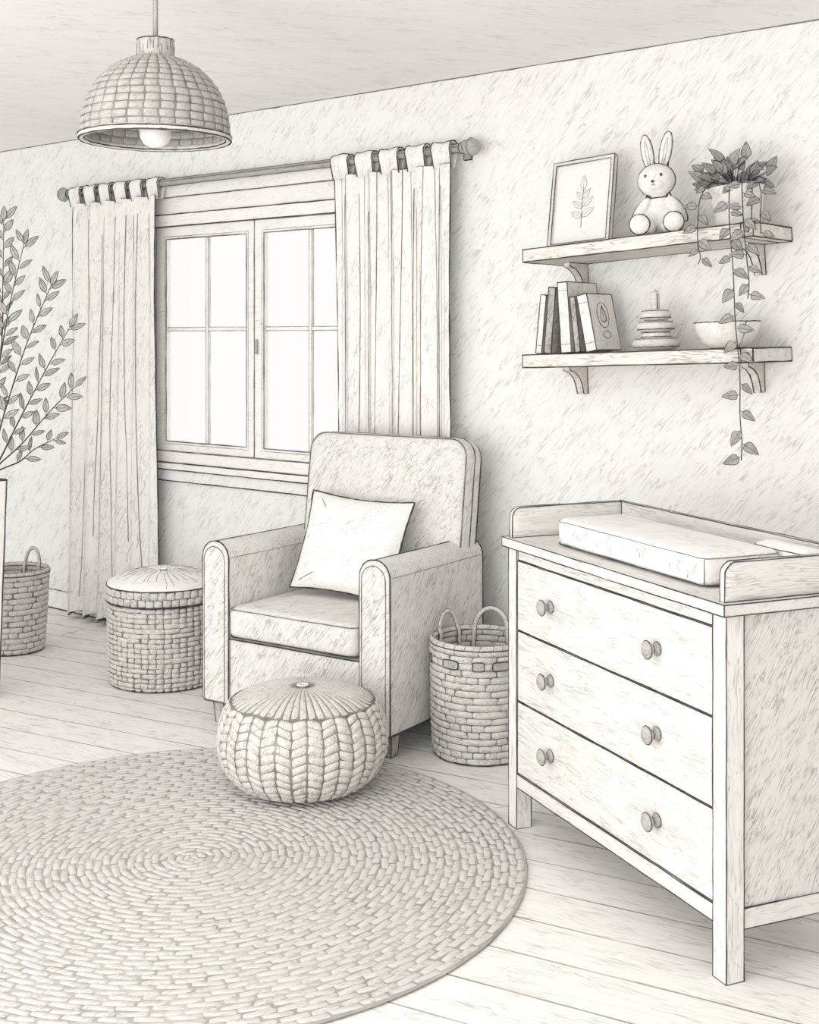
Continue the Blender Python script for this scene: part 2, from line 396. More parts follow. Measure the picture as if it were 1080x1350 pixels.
def curtain(x0, x1, xb0, xb1, z0, label, tabs, seed, folds, deep):
    r = random.Random(seed)
    root = thing('curtain', label, 'curtain', ((x0 + x1) / 2, RY, RZ), group='curtains at the window')
    ox = (x0 + x1) / 2
    NU, NV = folds * 14, 26
    top, bot = -.062, z0 - RZ
    ph = [r.uniform(-.35, .35) for _ in range(folds + 1)]; am = [r.uniform(.75, 1.15) for _ in range(folds + 1)]
    def S(a, t):
        # a across 0..1, t down 0..1
        q = a * folds; i = min(int(q), folds - 1); fr = q - i
        p = ph[i] * (1 - fr) + ph[i + 1] * fr; A = am[i] * (1 - fr) + am[i + 1] * fr
        th = 2 * PI * q + p * (.6 + .8 * t) + .35 * math.sin(3.1 * t + i)
        s = math.sin(th)
        yy = (.025 if s > 0 else deep) * A * (abs(s) ** .62) * (1 if s > 0 else -1) * (.62 + .38 * t)
        xa = x0 + (x1 - x0) * a; xb = xb0 + (xb1 - xb0) * a
        g = t ** .7
        xx = xa * (1 - g) + xb * g + .35 * .04 * math.sin(2 * th) * min(1, t * 3 + .3)
        zz = top + (bot - top) * t
        if t > .999: zz += .012 * math.sin(2 * PI * q + 1)
        return Vector((xx - ox, yy - .006 + .008 * math.sin(2 * t + i), zz))
    m = MB(); th = .0022
    P = [[S(j / NU, i / NV) for j in range(NU + 1)] for i in range(NV + 1)]
    for sgn in (-1, 1):
        vs = [p + Vector((0, sgn * th, 0)) for row in P for p in row]
        fs = [(i * (NU + 1) + j, i * (NU + 1) + j + 1, (i + 1) * (NU + 1) + j + 1, (i + 1) * (NU + 1) + j) for i in range(NV) for j in range(NU)]
        m.add(vs, fs, 0, True)
    for a in (0, 1): m.line([P[i][a * NU] for i in range(NV + 1)], .0034, mat=1, step=9)
    m.line([p for p in P[NV]], .0034, mat=1, step=9); m.line([p for p in P[0]], .0022, mat=2, step=9)
    # crease lines where the cloth turns away
    for i in range(folds):
        for fr, mt, rr in ((.5, 2, .0028), (.0, 2, .0022), (.27, 3, .002), (.62, 3, .002)):
            if i == 0 and fr == 0: continue
            j = int((i + fr + r.uniform(-.03, .03)) * 14); j = max(1, min(NU - 1, j))
            i0 = r.randint(0, 2); i1 = NV - r.randint(0, 6)
            m.line([P[q][j] + Vector((0, -.0025, 0)) for q in range(i0, i1 + 1)], rr, mat=mt, step=9)
    m.build('panel', [M_CLOTH, INK, SOFT, FAINT], root)
    for (xa, xb) in tabs:
        m = MB(); w = xb - xa; nn = 22; ro, ri = .0285, .0215
        prof_o = []; prof_i = []
        for k in range(nn + 1):
            a = -.12 * PI + 1.24 * PI * k / nn
            prof_o.append((-math.cos(a) * ro, math.sin(a) * ro)); prof_i.append((-math.cos(a) * ri, math.sin(a) * ri))
        prof_o = [(-.012, -.075)] + prof_o + [(.012, -.075)]; prof_i = [(-.008, -.075)] + prof_i + [(.008, -.075)]
        loop = prof_o + prof_i[::-1]; k = len(loop); nx = 6; vs = []; fs = []
        for q in range(nx + 1):
            f = q / nx; wav = .003 * (1 + math.sin(f * PI * 2 + xa * 40))
            for (y, z) in loop: vs.append((xa + w * f - ox + (.006 * (f - .5) * (-1) if z < -.05 else 0), y, z * (1 + .0) + (wav if z > 0 else 0)))
        for q in range(nx):
            for j in range(k): fs.append((q * k + j, q * k + (j + 1) % k, (q + 1) * k + (j + 1) % k, (q + 1) * k + j))
        m.add(vs, fs, 0, True); [m.add(e, [(q, q + 1, k - 2 - q, k - 1 - q) for q in range(k // 2 - 1)], 0) for e in (vs[:k], vs[-k:])]
        no = len(prof_o)
        for q in (0, nx): m.line([vs[q * k + j] for j in range(no - 3)], .0028, mat=1, step=9)
        jt = no // 2 - 2
        m.line([vs[q * k + jt] for q in range(nx + 1)], .0028, mat=1, step=9)
        m.build('tab', [M_CLOTH, INK, SOFT], root)
    return root
def tabrow(x0, x1, n, gap, seed):
    r = random.Random(seed); w = (x1 - x0 - gap * (n - 1)) / n; out = []
    for i in range(n):
        a = x0 + i * (w + gap); out.append((a + r.uniform(-.004, .004), a + w + r.uniform(-.004, .004)))
    return out
curtain(-2.262, -1.545, -2.325, -1.545, .035, 'long pale tab-top curtain left of the window, behind the woven stool', tabrow(-2.27, -1.54, 6, .035, 3), 5, 6, .056)
curtain(-.362, .292, -.362, .305, .035, 'long pale tab-top curtain right of the window, behind the armchair', tabrow(-.365, .292, 5, .04, 4), 9, 5, .038)

# ------------------------------------------------------------------ woven surfaces
def lathe_S(prof):
    """surface of revolution from (r,z) points, v in 0..1 by arc length, u in turns"""
    d = [0]
    for a, b in zip(prof, prof[1:]): d.append(d[-1] + math.hypot(b[0] - a[0], b[1] - a[1]))
    tot = d[-1]
    def S(u, v):
        x = min(max(v, 0), 1) * tot
        i = 0
        while i < len(d) - 2 and d[i + 1] < x: i += 1
        t = (x - d[i]) / max(1e-9, d[i + 1] - d[i])
        r = prof[i][0] + (prof[i + 1][0] - prof[i][0]) * t; z = prof[i][1] + (prof[i + 1][1] - prof[i][1]) * t
        dr = prof[i + 1][0] - prof[i][0]; dz = prof[i + 1][1] - prof[i][1]; l = math.hypot(dr, dz) or 1
        a = 2 * PI * u
        return Vector((r * math.cos(a), r * math.sin(a), z)), Vector((dz / l * math.cos(a), dz / l * math.sin(a), -dr / l))
    S.tot = tot
    return S
def weave(m, S, rows, cols, bulge, gu=.10, gv=.12, jit=.06, merge=.0, stagger=True, out=1, mat=0, skew=0, nu=5):
    for i in range(rows):
        j = 0; off = (.5 if (stagger and i % 2) else 0) + rnd.uniform(-.08, .08)
        while j < cols:
            n = 1
            if merge and rnd.random() < merge: n = rnd.choice((2, 2, 3))
            n = min(n, cols - j)
            u0 = (j + off + gu / 2) / cols; u1 = (j + n + off - gu / 2) / cols
            v0 = (i + gv / 2) / rows; v1 = (i + 1 - gv / 2) / rows
            sk = skew * (1 if j % 2 else -1) if not stagger else skew
            m.cell(S, u0, u1, v0, v1, bulge, jit, sk, nu + (n - 1) * 2, 5, mat, out)
            j += n

# pendant lamp
LX, LY = .59, -1.835
lamp = thing('pendant_lamp', 'domed woven pendant lamp with a bare round bulb hanging from the ceiling', 'lamp', (LX, LY, 2.056))
dome = [(.2085, 0), (.2075, .03), (.203, .062), (.193, .098), (.177, .132), (.154, .163), (.124, .19), (.09, .209), (.055, .222)]
m = MB(); m.lathe(dome, 72, 1)
S = lathe_S(dome); weave(m, S, 13, 30, .004, gu=.10, gv=.11, jit=.05, merge=.0, stagger=False)
dome_i = [(r - .007, z - .002 if z > .01 else z) for r, z in dome]
m.lathe(dome_i, 72, 1)
Si = lathe_S(dome_i); weave(m, Si, 13, 30, .003, gu=.10, gv=.11, jit=.05, stagger=False, out=-1)
m.build('shade', [M_LAMP, WICKER_GAP], lamp)
m = MB(); m.tube([(.206 * math.cos(2 * PI * i / 72), .206 * math.sin(2 * PI * i / 72), -.003) for i in range(72)], .0095, 10, True)
m.ring(.2150, .001, .0022); m.ring(.2125, -.011, .0026); m.ring(.198, -.008, .002)
m.build('rim_hoop', [M_WICKL, INK], lamp)
m = MB(); m.lathe([(0, .218), (.052, .218), (.0535, .222), (.052, .272), (.048, .276), (0, .277)], 36)
for i in range(22):
    a = 2 * PI * i / 22 + rnd.uniform(-.06, .06); m.line([(.0533 * math.cos(a), .0533 * math.sin(a), .222 + rnd.uniform(0, .02)), (.0525 * math.cos(a), .0525 * math.sin(a), .27 - rnd.uniform(0, .02))], .0009, mat=2)
m.ring(.0535, .221, .0022); m.ring(.0515, .273, .002)
m.build('wooden_cap', [M_DARKW, INK, SOFT], lamp)
m = MB(); m.tube([(0, 0, .277), (0, 0, CEIL - 2.056 - .03)], .0062, 8)
for a in (-.0062, .0062): m.line([(a * .768, a * .64, .277), (a * .768, a * .64, CEIL - 2.087)], .0013)
m.build('cord', [M_METAL, INK], lamp)
MB().lathe([(0, CEIL - 2.0565), (.05, CEIL - 2.0565), (.048, CEIL - 2.075), (.01, CEIL - 2.088), (0, CEIL - 2.088)], 28).build('ceiling_rose', [M_WHITE], lamp)
m = MB(); m.lathe([(.018, .07), (.02, .06), (.03, .05), (.041, .033), (.0455, .015), (.044, -.002), (.034, -.02), (.018, -.029), (0, -.0315)], 32)
m.build('bulb', [M_BULB], lamp)
m = MB(); m.lathe([(.0, .218), (.02, .218), (.022, .1), (.02, .068), (.0, .066)], 20); m.build('socket', [M_METAL], lamp)

# woven storage stool
st = thing('storage_stool', 'round woven storage stool with a buttoned pale lid left of the armchair', 'stool', (-.917, -.567, 0))
body = [(.222, .004), (.234, .02), (.238, .08), (.238, .30), (.236, .352)]
m = MB(); m.lathe([(0, .004)] + body + [(0, .352)], 72, 1)
weave(m, lathe_S(body), 17, 46, .0055, gu=.10, gv=.11, jit=.11, merge=.22, stagger=False)
m.ring(.226, .006, .004, 2)
m.build('body', [M_WICK, WICKER_GAP, INK], st)
lidp = [(.240, .356), (.246, .362), (.246, .415), (.242, .424)]
m = MB(); m.lathe([(0, .354), (.240, .354)] + lidp + [(.2, .43), (0, .43)], 72, 1)
weave(m, lathe_S([(.245, .36), (.247, .39), (.244, .422)]), 2, 44, .006, gu=.09, gv=.08, jit=.07)
m.ring(.246, .357, .003, 2)
lid = m.build('lid_band', [M_WICK, WICKER_GAP, INK], st)
pc = [(.243, .423), (.236, .435), (.205, .450), (.16, .466), (.11, .477), (.06, .481), (.02, .474), (0, .473)]
m = MB(); m.lathe(pc, 72); m.ring(.243, .424, .0028)
Sp = lathe_S(pc[1:-1])
for i in range(36):
    a = (i + rnd.uniform(-.3, .3)) / 36; t0 = rnd.uniform(.0, .45); t1 = rnd.uniform(.62, .95)
    pts = [Sp(a + .004 * math.sin(9 * t), t)[0] for t in [t0 + (t1 - t0) * k / 6 for k in range(7)]]
    m.line(pts, .0013, mat=2, step=9)
m.build('cushion_top', [M_CUSH, INK, SOFT], st)
m = MB(); m.lathe([(.0, .485), (.010, .485), (.015, .481), (.015, .474), (0, .474)], 20); m.ring(.0155, .477, .0018, n=20)
m.build('button', [M_CUSH, INK], st)

# round knitted pouf
pf = thing('knitted_pouf', 'low round knitted pouf with vertical ribs on the rug in front of the armchair', 'pouf', (.50, -1.15, .0185))
pp = [(.15, .001), (.205, .012), (.245, .048), (.270, .098), (.278, .148), (.273, .200), (.256, .248), (.236, .275)]
m = MB(); m.lathe([(0, .001)] + pp, 84, 1)
Sp = lathe_S(pp)
cols, rows = 34, 13
for j in range(cols):
    for i in range(rows):
        m.cell(Sp, (j + .05) / cols, (j + .95) / cols, (i + .02) / rows, (i + .98) / rows, .0065, .06, .50 if j % 2 else -.55)
m.ring(.176, .004, .004, 2)
m.build('body', [M_KNIT, YARN_GAP, INK], pf)
pt = [(.237, .275), (.20, .294), (.15, .310), (.09, .320), (.04, .322), (.012, .318)]
m = MB(); m.lathe(pt + [(0, .318)], 84, 1); Sp = lathe_S(pt)
for j in range(52):
    m.cell(Sp, (j + .07) / 52, (j + .93) / 52, .01, .90, .0030, .04, 0, 4, 9)
m.ring(.238, .276, .0022)
m.build('top', [M_KNIT, YARN_GAP], pf)
m = MB(); m.tube([(.016 * math.cos(2 * PI * i / 24), .016 * math.sin(2 * PI * i / 24), .323) for i in range(24)], .0045, 8, True); m.ring(.0205, .323, .0014, n=24)
m.build('button_ring', [M_CUSH, SOFT], pf)

# tall basket between armchair and dresser
def basket(name, label, loc, prof, rows, cols, handles, hole_row, rot=0, lw=.003):
    b = thing(name, label, 'basket', loc, (0, 0, rot), 'woven baskets on the floor')
    rt, zt = prof[-1]
    inn = [(r - .012, z) for r, z in prof]; inn[0] = (inn[0][0], .014)
    m = MB(); m.lathe([(0, .003)] + prof, 72, 1); m.lathe([(0, .014)] + inn, 72, 1)
    weave(m, lathe_S(prof), rows, cols, .006, gu=.06, gv=.10, jit=.05, merge=.6)
    weave(m, lathe_S(inn), rows, cols, .004, gu=.06, gv=.10, jit=.05, merge=.5, out=-1)
    m.ring(prof[0][0] + .002, .005, lw * 1.3, 2)
    Sx = lathe_S(prof)
    m.build('body', [M_WICKL, WICKER_GAP, INK], b)
    for (u, du) in hole_row:
        h = MB(); v = (zt - .055 - prof[0][1]) / (zt - prof[0][1]); pts = []
        for k in range(18):
            a = 2 * PI * k / 18; ca, sa = math.cos(a), math.sin(a)
            pts.append(Sx(u + du * (abs(ca) ** .5) * (1 if ca > 0 else -1), v + .038 * (abs(sa) ** .5) * (1 if sa > 0 else -1)))
        P = [p + n * .0085 for p, n in pts]; Q = [p + n * .002 for p, n in pts]
        c = sum(P, Vector()) / 18
        h.add(P + [c], [(k, (k + 1) % 18, 18) for k in range(18)], 0, True)
        h.add(P + Q, [(k, (k + 1) % 18, 18 + (k + 1) % 18, 18 + k) for k in range(18)], 0, True)
        h.line(P, .0022, True, 1, step=9)
        h.build('hole_shade_patch', [M_BOOKD, INK], b, label='dark patch standing for the shade in a hole')  # raised patch, no opening: the hole's shade is painted as a dark colour
    m = MB()
    n = 72
    m.tube([((rt - .006) * math.cos(2 * PI * i / n), (rt - .006) * math.sin(2 * PI * i / n), zt + .002) for i in range(n)], .0115, 10, True)
    for i in range(26):
        a = 2 * PI * i / 26 + rnd.uniform(-.05, .05)
        cc = Vector(((rt - .006) * math.cos(a), (rt - .006) * math.sin(a), zt + .002)); rd = Vector((math.cos(a), math.sin(a), 0))
        m.line([cc + rd * (.0118 * math.cos(t)) + Vector((0, 0, .0118 * math.sin(t))) + Vector((-math.sin(a), math.cos(a), 0)) * .003 * t for t in (-1, -.3, .5, 1.3, 2.1, 3)], .0011, mat=2, step=9)
    m.ring(rt + .0050, zt - .003, .0022); m.ring(rt - .006, zt + .0135, .0012, 2); m.ring(rt - .0165, zt - .001, .0018)
    m.build('rim', [M_WICKL, INK, SOFT], b)
    for (a, w, h) in handles:
        # arch standing on the rim, its ends running down inside the basket
        a = math.radians(a); c = Vector(((rt - .024) * math.cos(a), (rt - .024) * math.sin(a), 0)); t = Vector((-math.sin(a), math.cos(a), 0)); rr = Vector((math.cos(a), math.sin(a), 0))
        pts = []
        for k in range(6): pts.append(c - t * (w / 2) * (1.08 - .016 * k) + Vector((0, 0, zt - .09 + .018 * k)) - rr * .006)
        for k in range(1, 16):
            an = PI - PI * k / 16
            pts.append(c + t * (w / 2) * math.cos(an) + Vector((0, 0, zt + h * math.sin(an))) + rr * .008 * math.sin(an))
        for k in range(5, -1, -1): pts.append(c + t * (w / 2) * (1.08 - .016 * k) + Vector((0, 0, zt - .09 + .018 * k)) - rr * .006)
        m = MB(); m.tube(pts, .0078, 10)
        # thin outline beads on both faces of the arch
        for sgn in (-1, 1):
            e = []
            for i, p in enumerate(pts):
                q = (pts[min(i + 1, len(pts) - 1)] - pts[max(i - 1, 0)]).normalized(); e.append(p + q.cross(rr) * .0072 * sgn)
            m.line(e, .0018, mat=1, step=9)
        m.build('handle', [M_WICKL, INK], b)
    return b
basket('laundry_basket', 'tall woven basket with two arched handles between the armchair and the dresser', (.724, -.472, 0),
       [(.162, .004), (.170, .03), (.174, .12), (.176, .25), (.178, .405)], 17, 26, ((176, .10, .076), (112, .125, .078)), ((-.345, .008), (-.245, .028), (-.155, .018), (-.085, .028)), lw=.0028)
basket('toy_basket', 'small woven basket with a looped handle at the left edge beside the tall planter', (-1.885, -.683, 0),
       [(.138, .004), (.146, .03), (.152, .12), (.160, .25), (.166, .375)], 14, 22, ((108, .085, .085), (288, .085, .085)), (), lw=.0034)

# ------------------------------------------------------------------ rug
RUGR = .945
rug = MB(); nring = 21; w = RUGR / nring
rug.lathe([(0, .001), (RUGR, .001), (RUGR + .004, .005), (RUGR, .0085), (0, .0085)], 120, 1)
def SR(u, v):
    a = 2 * PI * u; r = v * RUGR
    return Vector((r * math.cos(a), r * math.sin(a), .0085)), Vector((0, 0, 1))
for i in range(nring):
    ci = 2 * PI * (i + .5) * w
    cols = max(5, int(ci / .075)); off = rnd.random()
    for j in range(cols):
        m_ = 2 if 0 else 0
        for half in (0, 1):
            v0 = (i + .05 + half * .46) / nring; v1 = (i + .49 + half * .46) / nring
            u0 = (j + off + .02 + (.5 if half else 0)) / cols; u1 = (j + off + .98 + (.5 if half else 0)) / cols
            rug.cell(SR, u0, u1, v0, v1, .0045, .05, .30 if half else -.30, 5, 4)
rug.ring(RUGR + .003, .006, .003, n=120)
rg = rug.build('braided_rug', [M_RUG, JUTE_GAP], None, Matrix.Diagonal((1, 1.03, 1, 1)))
rg.location = (.668, -1.770, 0); rg.rotation_euler = (0, 0, math.radians(39.8))
rg['label'] = 'large round braided rug on the plank floor under the pouf'; rg['category'] = 'rug'

# ------------------------------------------------------------------ armchair
CH = thing('armchair', 'pale upholstered armchair with rounded arms in front of the window', 'armchair', (.1295, -.8375, 0), (0, 0, 5.7))
HW, AW, AD = .4405, .132, .64
lr = .0031
m = MB(); m.slab(dens(rrect(.62, .25, .01, 3, 0, .215), .06), .012, .62, .012, M=XZ)
m.line([(-.309, .011, .093), (.309, .011, .093)], lr); m.line([(-.309, .012, .338), (.309, .012, .338)], lr * .8)
m.build('seat_base', [M_FAB, INK], CH)
for s in (-1, 1):
    cx = s * (HW - AW / 2)
    prof = rrect(AW, .615, (.014, .014, .064, .064), 8, cx, .09 + .3075)
    m = MB(); m.slab(dens(prof, .05), 0, AD, .012, n=3, M=XZ)
    ins = rrect(AW - .028, .59, (.01, .01, .052, .052), 8, cx, .09 + .300)
    m.line([(x, .0075, z) for x, z in prof], lr, True, 1, step=.08)
    m.line([(x, -.0005, z) for x, z in ins], lr * .62, True, 2, step=.08)
    # seams running back along the top of the arm, and the silhouette bead at the foot
    for q, mt, k in ((-1, 2, .6), (1, 2, .6)):
        m.line([(cx + q * AW / 2, .02, .645), (cx + q * AW / 2, AD - .02, .645)], lr * k, mat=3)
    m.line([(cx, .01, .7055), (cx, AD - .02, .7055)], lr * .9, mat=1)
    m.line([(x, AD - .006, z) for x, z in prof], lr, True, 1, step=.08)
    m.line([(cx + s * AW / 2, .01, .095), (cx + s * AW / 2, AD - .01, .095)], lr, mat=1)
    m.build('arm', [M_FAB, INK, SOFT, FAINT], CH)
# seat cushion
sc_o = dens(rrect(.600, .50, .035, 5, 0, .238), .05)
m = MB(); m.slab(sc_o, .343, .468, .03, .012, M=XY)
for zz, rr, mt in ((.355, lr, 1), (.457, lr * .7, 2)):
    m.line([(x * .994, .238 + (y - .238) * .994, zz) for x, y in sc_o], rr, True, mt, step=.08)
m.build('seat_cushion', [M_FAB, INK, SOFT], CH)
# backrest, reclined
BW = .77
bo = rrect(BW, .73, (.02, .02, .075, .075), 8, 0, .365)
BM = T((.042, .452, .375)) @ R(-7.5, 'X')
m = MB(); m.slab(dens(bo, .06), 0, .125, .028, .018, M=BM @ XZ)
for ww, rr, mt in ((.008, lr * .9, 2), (.117, lr, 1)):
    m.line([BM @ Vector((x * .985, ww, .365 + (z - .365) * .985)) for x, z in bo], rr, True, mt, step=.08)
m.line([BM @ Vector((x * 1.0, .062, .365 + (z - .365) * 1.0)) for x, z in bo], lr * .9, True, 1, step=.08)
m.build('backrest', [M_FAB, INK, SOFT], CH)
for (x, y) in ((-.385, .06), (.385, .085), (-.38, .60), (.38, .60)):
    m = MB(); t, b = .026, .019; vs = []
    for z, h in ((.0, b), (.09, t)):
        vs += [(x - h, y - h, z), (x + h, y - h, z), (x + h, y + h, z), (x - h, y + h, z)]
    m.add(vs, [(0, 3, 2, 1), (4, 5, 6, 7), (0, 1, 5, 4), (1, 2, 6, 5), (2, 3, 7, 6), (3, 0, 4, 7)])
    for a, c in ((0, 1), (1, 2), (2, 3), (3, 0), (0, 4), (1, 5), (2, 6), (3, 7)): m.line([vs[a], vs[c]], .002)
    m.build('leg', [M_DARKW, INK], CH)

# throw pillow
def pillow_mesh(m, W_, H_, TH, M):
    n = 22; top = []; bt = []; per = []
    def pos(a, b, s):
        ea = 1 - .07 * (1 - b * b) ; eb = 1 - .09 * (1 - a * a)
        x = a * W_ / 2 * ea; z = b * H_ / 2 * eb
        t = TH / 2 * (max(0, 1 - abs(a) ** 2.6) * max(0, 1 - abs(b) ** 2.6)) ** .55
        t *= 1 + .10 * math.sin(3.1 * a + 1.7 * b) * math.cos(2.3 * b)
        return (x, s * t, z)
    for s in (-1, 1):
        vs = [pos(-1 + 2 * j / n, -1 + 2 * i / n, s) for i in range(n + 1) for j in range(n + 1)]
        fs = [(i * (n + 1) + j, i * (n + 1) + j + 1, (i + 1) * (n + 1) + j + 1, (i + 1) * (n + 1) + j) for i in range(n) for j in range(n)]
        m.add(vs, fs, 0, True, M)
    for i in range(n): per.append(pos(-1 + 2 * i / n, -1, 1))
    for i in range(n): per.append(pos(1, -1 + 2 * i / n, 1))
    for i in range(n): per.append(pos(1 - 2 * i / n, 1, 1))
    for i in range(n): per.append(pos(-1, 1 - 2 * i / n, 1))
    m.line(per, .0042, True, 1, M, step=9)
    # creases near the corners
    for (a0, b0, a1, b1) in ((.92, -.55, .62, -.35), (.9, -.7, .7, -.52), (-.8, -.86, -.5, -.7), (-.7, .86, -.55, .7)):
        pts = [pos(a0 + (a1 - a0) * k / 5, b0 + (b1 - b0) * k / 5, -1) for k in range(6)]
        m.line([(p[0], p[1] - .001, p[2]) for p in pts], .0014, False, 2, M, step=9)
pl = MB(); pillow_mesh(pl, .49, .395, .13, XY)
po = pl.build('throw_pillow', [M_CUSH, INK, SOFT])
po['label'] = 'pale square throw pillow leaning on the backrest of the armchair'; po['category'] = 'pillow'
PM = T((.1295, -.8375, 0)) @ R(5.7, 'Z') @ T((.02, .345, .678)) @ R(2, 'Y') @ R(-20, 'X')
po.matrix_world = PM

# ------------------------------------------------------------------ dresser
DW, DD = 1.07, .40
DR = thing('changing_dresser', 'pale wooden three-drawer dresser with a railed changing top at the right', 'dresser', (1.180 + .02 * .892 + .0, -.955 - .02 * .452, 0), (0, 0, -26.9))
dl = .0017
PW = .05
for (x, y) in ((0, 0), (DW - PW, 0), (0, DD - PW), (DW - PW, DD - PW)):
    m = MB(); m.box(x, x + PW, y, y + PW, 0, .848, ln=dl)
    m.build('leg_post', [M_WOODV, INK], DR)
m = MB(); m.box(PW, DW - PW, .006, .03, .814, .848, ln=dl); m.build('frieze_rail', [M_WOOD, INK], DR)
m = MB(); m.box(PW, DW - PW, .001, .012, .127, .168, ln=dl); m.build('bottom_rail', [M_WOOD, INK], DR)
for x0, x1 in ((.012, .03), (DW - .026, DW - .008)):
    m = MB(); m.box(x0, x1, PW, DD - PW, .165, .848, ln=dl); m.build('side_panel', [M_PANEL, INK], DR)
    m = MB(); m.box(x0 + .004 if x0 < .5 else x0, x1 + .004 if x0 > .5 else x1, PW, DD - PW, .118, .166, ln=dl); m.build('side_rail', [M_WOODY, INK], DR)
m = MB(); m.box(PW, DW - PW, DD - .02, DD - .008, .12, .848); m.build('back_panel', [M_WOOD], DR)
m = MB(); m.box(PW, DW - PW, .03, DD - .02, .14, .155); m.build('underside_panel', [M_WOOD], DR)
for z0, z1 in ((.604, .811), (.391, .600), (.172, .387)):
    m = MB(); m.box(PW + .003, DW - PW - .003, .003, .028, z0, z1, ln=dl)
    # drawer carcass behind the front
    m.box(PW + .01, DW - PW - .01, .028, .34, z0 + .02, z1 - .03)
    dr = m.build('drawer', [M_WOOD, INK], DR)
    for x in (.254, .790):
        k = MB(); Mk = T((x, .003, (z0 + z1) / 2 + .003)) @ R(90, 'X')
        k.lathe([(0, 0), (.0165, 0), (.0172, .003), (.016, .006), (.009, .009), (.0085, .018), (.016, .022), (.0215, .027), (.0225, .032), (.020, .037), (.011, .041), (0, .042)], 28, M=Mk)
        k.ring(.0228, .032, .0014, M=Mk, n=28); k.ring(.0175, .002, .0012, M=Mk, n=28); k.ring(.009, .014, .001, M=Mk, n=20)
        k.build('knob', [M_METAL, INK], dr)
m = MB(); m.box(-.014, DW + .014, -.016, DD + .004, .849, .876, ln=dl)
m.build('top', [M_WOOD, INK], DR)
def rail_board(x0, x1, name, y0=.0, mat=M_WOODY):
    h0, h1 = .8765, .968
    prof = rrect(DD - .012 - y0, h1 - h0, (.002, .002, .006, .03), 6, (DD - .012 + y0) / 2, (h0 + h1) / 2)
    m = MB(); m.slab(prof, x0, x1, .0015, n=1, M=YZ)
    for xx in (x0, x1): m.line([(xx, y, z) for y, z in prof], dl, True, 1, step=.08)
    return m.build(name, [M_PANEL if mat is None else mat, INK], DR)
rail_board(.006, .024, 'side_guard'); rail_board(DW - .024, DW - .006, 'side_guard')
m = MB(); m.box(.0065, DW - .0065, DD - .011, DD + .003, .8765, .968, ln=dl); m.build('back_guard', [M_WOOD, INK], DR)

# changing pad
ua = math.radians(-26.9)
PD = thing('changing_pad', 'white changing pad lying on top of the dresser inside the guard rails', 'changing pad', DR.location + Vector((0, 0, .8795)), (0, 0, -26.9))
o = dens(rrect(.715, .235, .022, 4, .195 + .3575, .055 + .1175), .04)
m = MB(); m.slab(o, 0, .078, .016, .006, M=XY, under=False)
for zz, rr, mt in ((.004, .0018, 1), (.069, .0012, 2)): m.line([(x, y, zz) for x, y in o], rr, True, mt, step=.06)
for (x, y) in ((.91, .056),): m.line([(x - .001, y + .001, .006), (x - .001, y + .001, .068)], .0013, mat=1)
for k in range(26):   # wrinkles of the loose cover on the front and right sides
    x = rnd.uniform(.22, .89); z = rnd.uniform(.012, .05); dx = rnd.uniform(-.025, .025)
    m.line([(x, .0545, z), (x + dx * .5, .054, z + .008), (x + dx, .0545, z + rnd.uniform(.008, .02))], .0007, mat=3, step=9)
m.build('pad', [M_CUSH, INK, SOFT, FAINT], PD)
o = dens(rrect(.205, .075, .018, 4, .80 + .085, .295 + .0405), .04)
m = MB(); m.slab(o, 0, .082, .016, .004, M=XY, under=False)
for zz, rr, mt in ((.004, .0018, 1), (.073, .0013, 1)): m.line([(x, y, zz) for x, y in o], rr, True, mt, step=.06)
m.build('end_bolster', [M_CUSH, INK, SOFT], PD)

# ------------------------------------------------------------------ wall shelves
SD = .30
def shelf(label, z, tilt):
    s = thing('wall_shelf', label, 'shelf', (1.236, -.001, z), (0, -tilt, 0), 'wall shelves')
    h = .449; t = .046
    m = MB(); m.box(-h, h - .042, -SD, 0, -t, 0, ln=.0024); m.build('board', [M_SHELF, INK], s)
    m = MB(); m.box(h - .0418, h, -SD - .001, 0, -t, 0, ln=.0024)
    m.build('end_block', [M_SHELF, INK], s)
    m = MB(); m.lathe([(0, 0), (.008, 0), (.007, .004), (0, .005)], 16, M=T((h - .021, -SD - .001, -t / 2)) @ R(90, 'X')); m.ring(.0085, .001, .0016, n=16, M=T((h - .021, -SD - .001, -t / 2)) @ R(90, 'X'))
    m.build('screw', [M_METAL, INK], s)
    for x in (-.375, .335):
        pr = [(0, -t - .001), (-.125, -t - .001), (-.122, -t - .014), (-.085, -t - .024), (-.055, -t - .045), (-.038, -t - .072), (-.030, -t - .104), (0, -t - .104)]
        b = MB(); w = .014
        vs = [(x + q * w, y, zz) for q in (-1, 1) for y, zz in pr]; k = len(pr)
        b.add(vs, [tuple(range(k)), tuple(range(2 * k - 1, k - 1, -1))] + [(i, (i + 1) % k, k + (i + 1) % k, k + i) for i in range(k)])
        for q in (-1, 1): b.line([(x + q * w, y, zz) for y, zz in pr], .0022, True)
        b.build('bracket', [M_SHELF, INK], s)
    return s
Z1, T1, Z2, T2 = 1.831, 3.3, 1.436, 2.0
shelf('upper wooden wall shelf, holding the rabbit and the framed print', Z1, T1)
shelf('lower wooden wall shelf, holding the books and the bowl', Z2, T2)
def on(x, upper=True):
    z, t = (Z1, T1) if upper else (Z2, T2)
    return z + (x - 1.236) * math.tan(math.radians(t)) + .0025

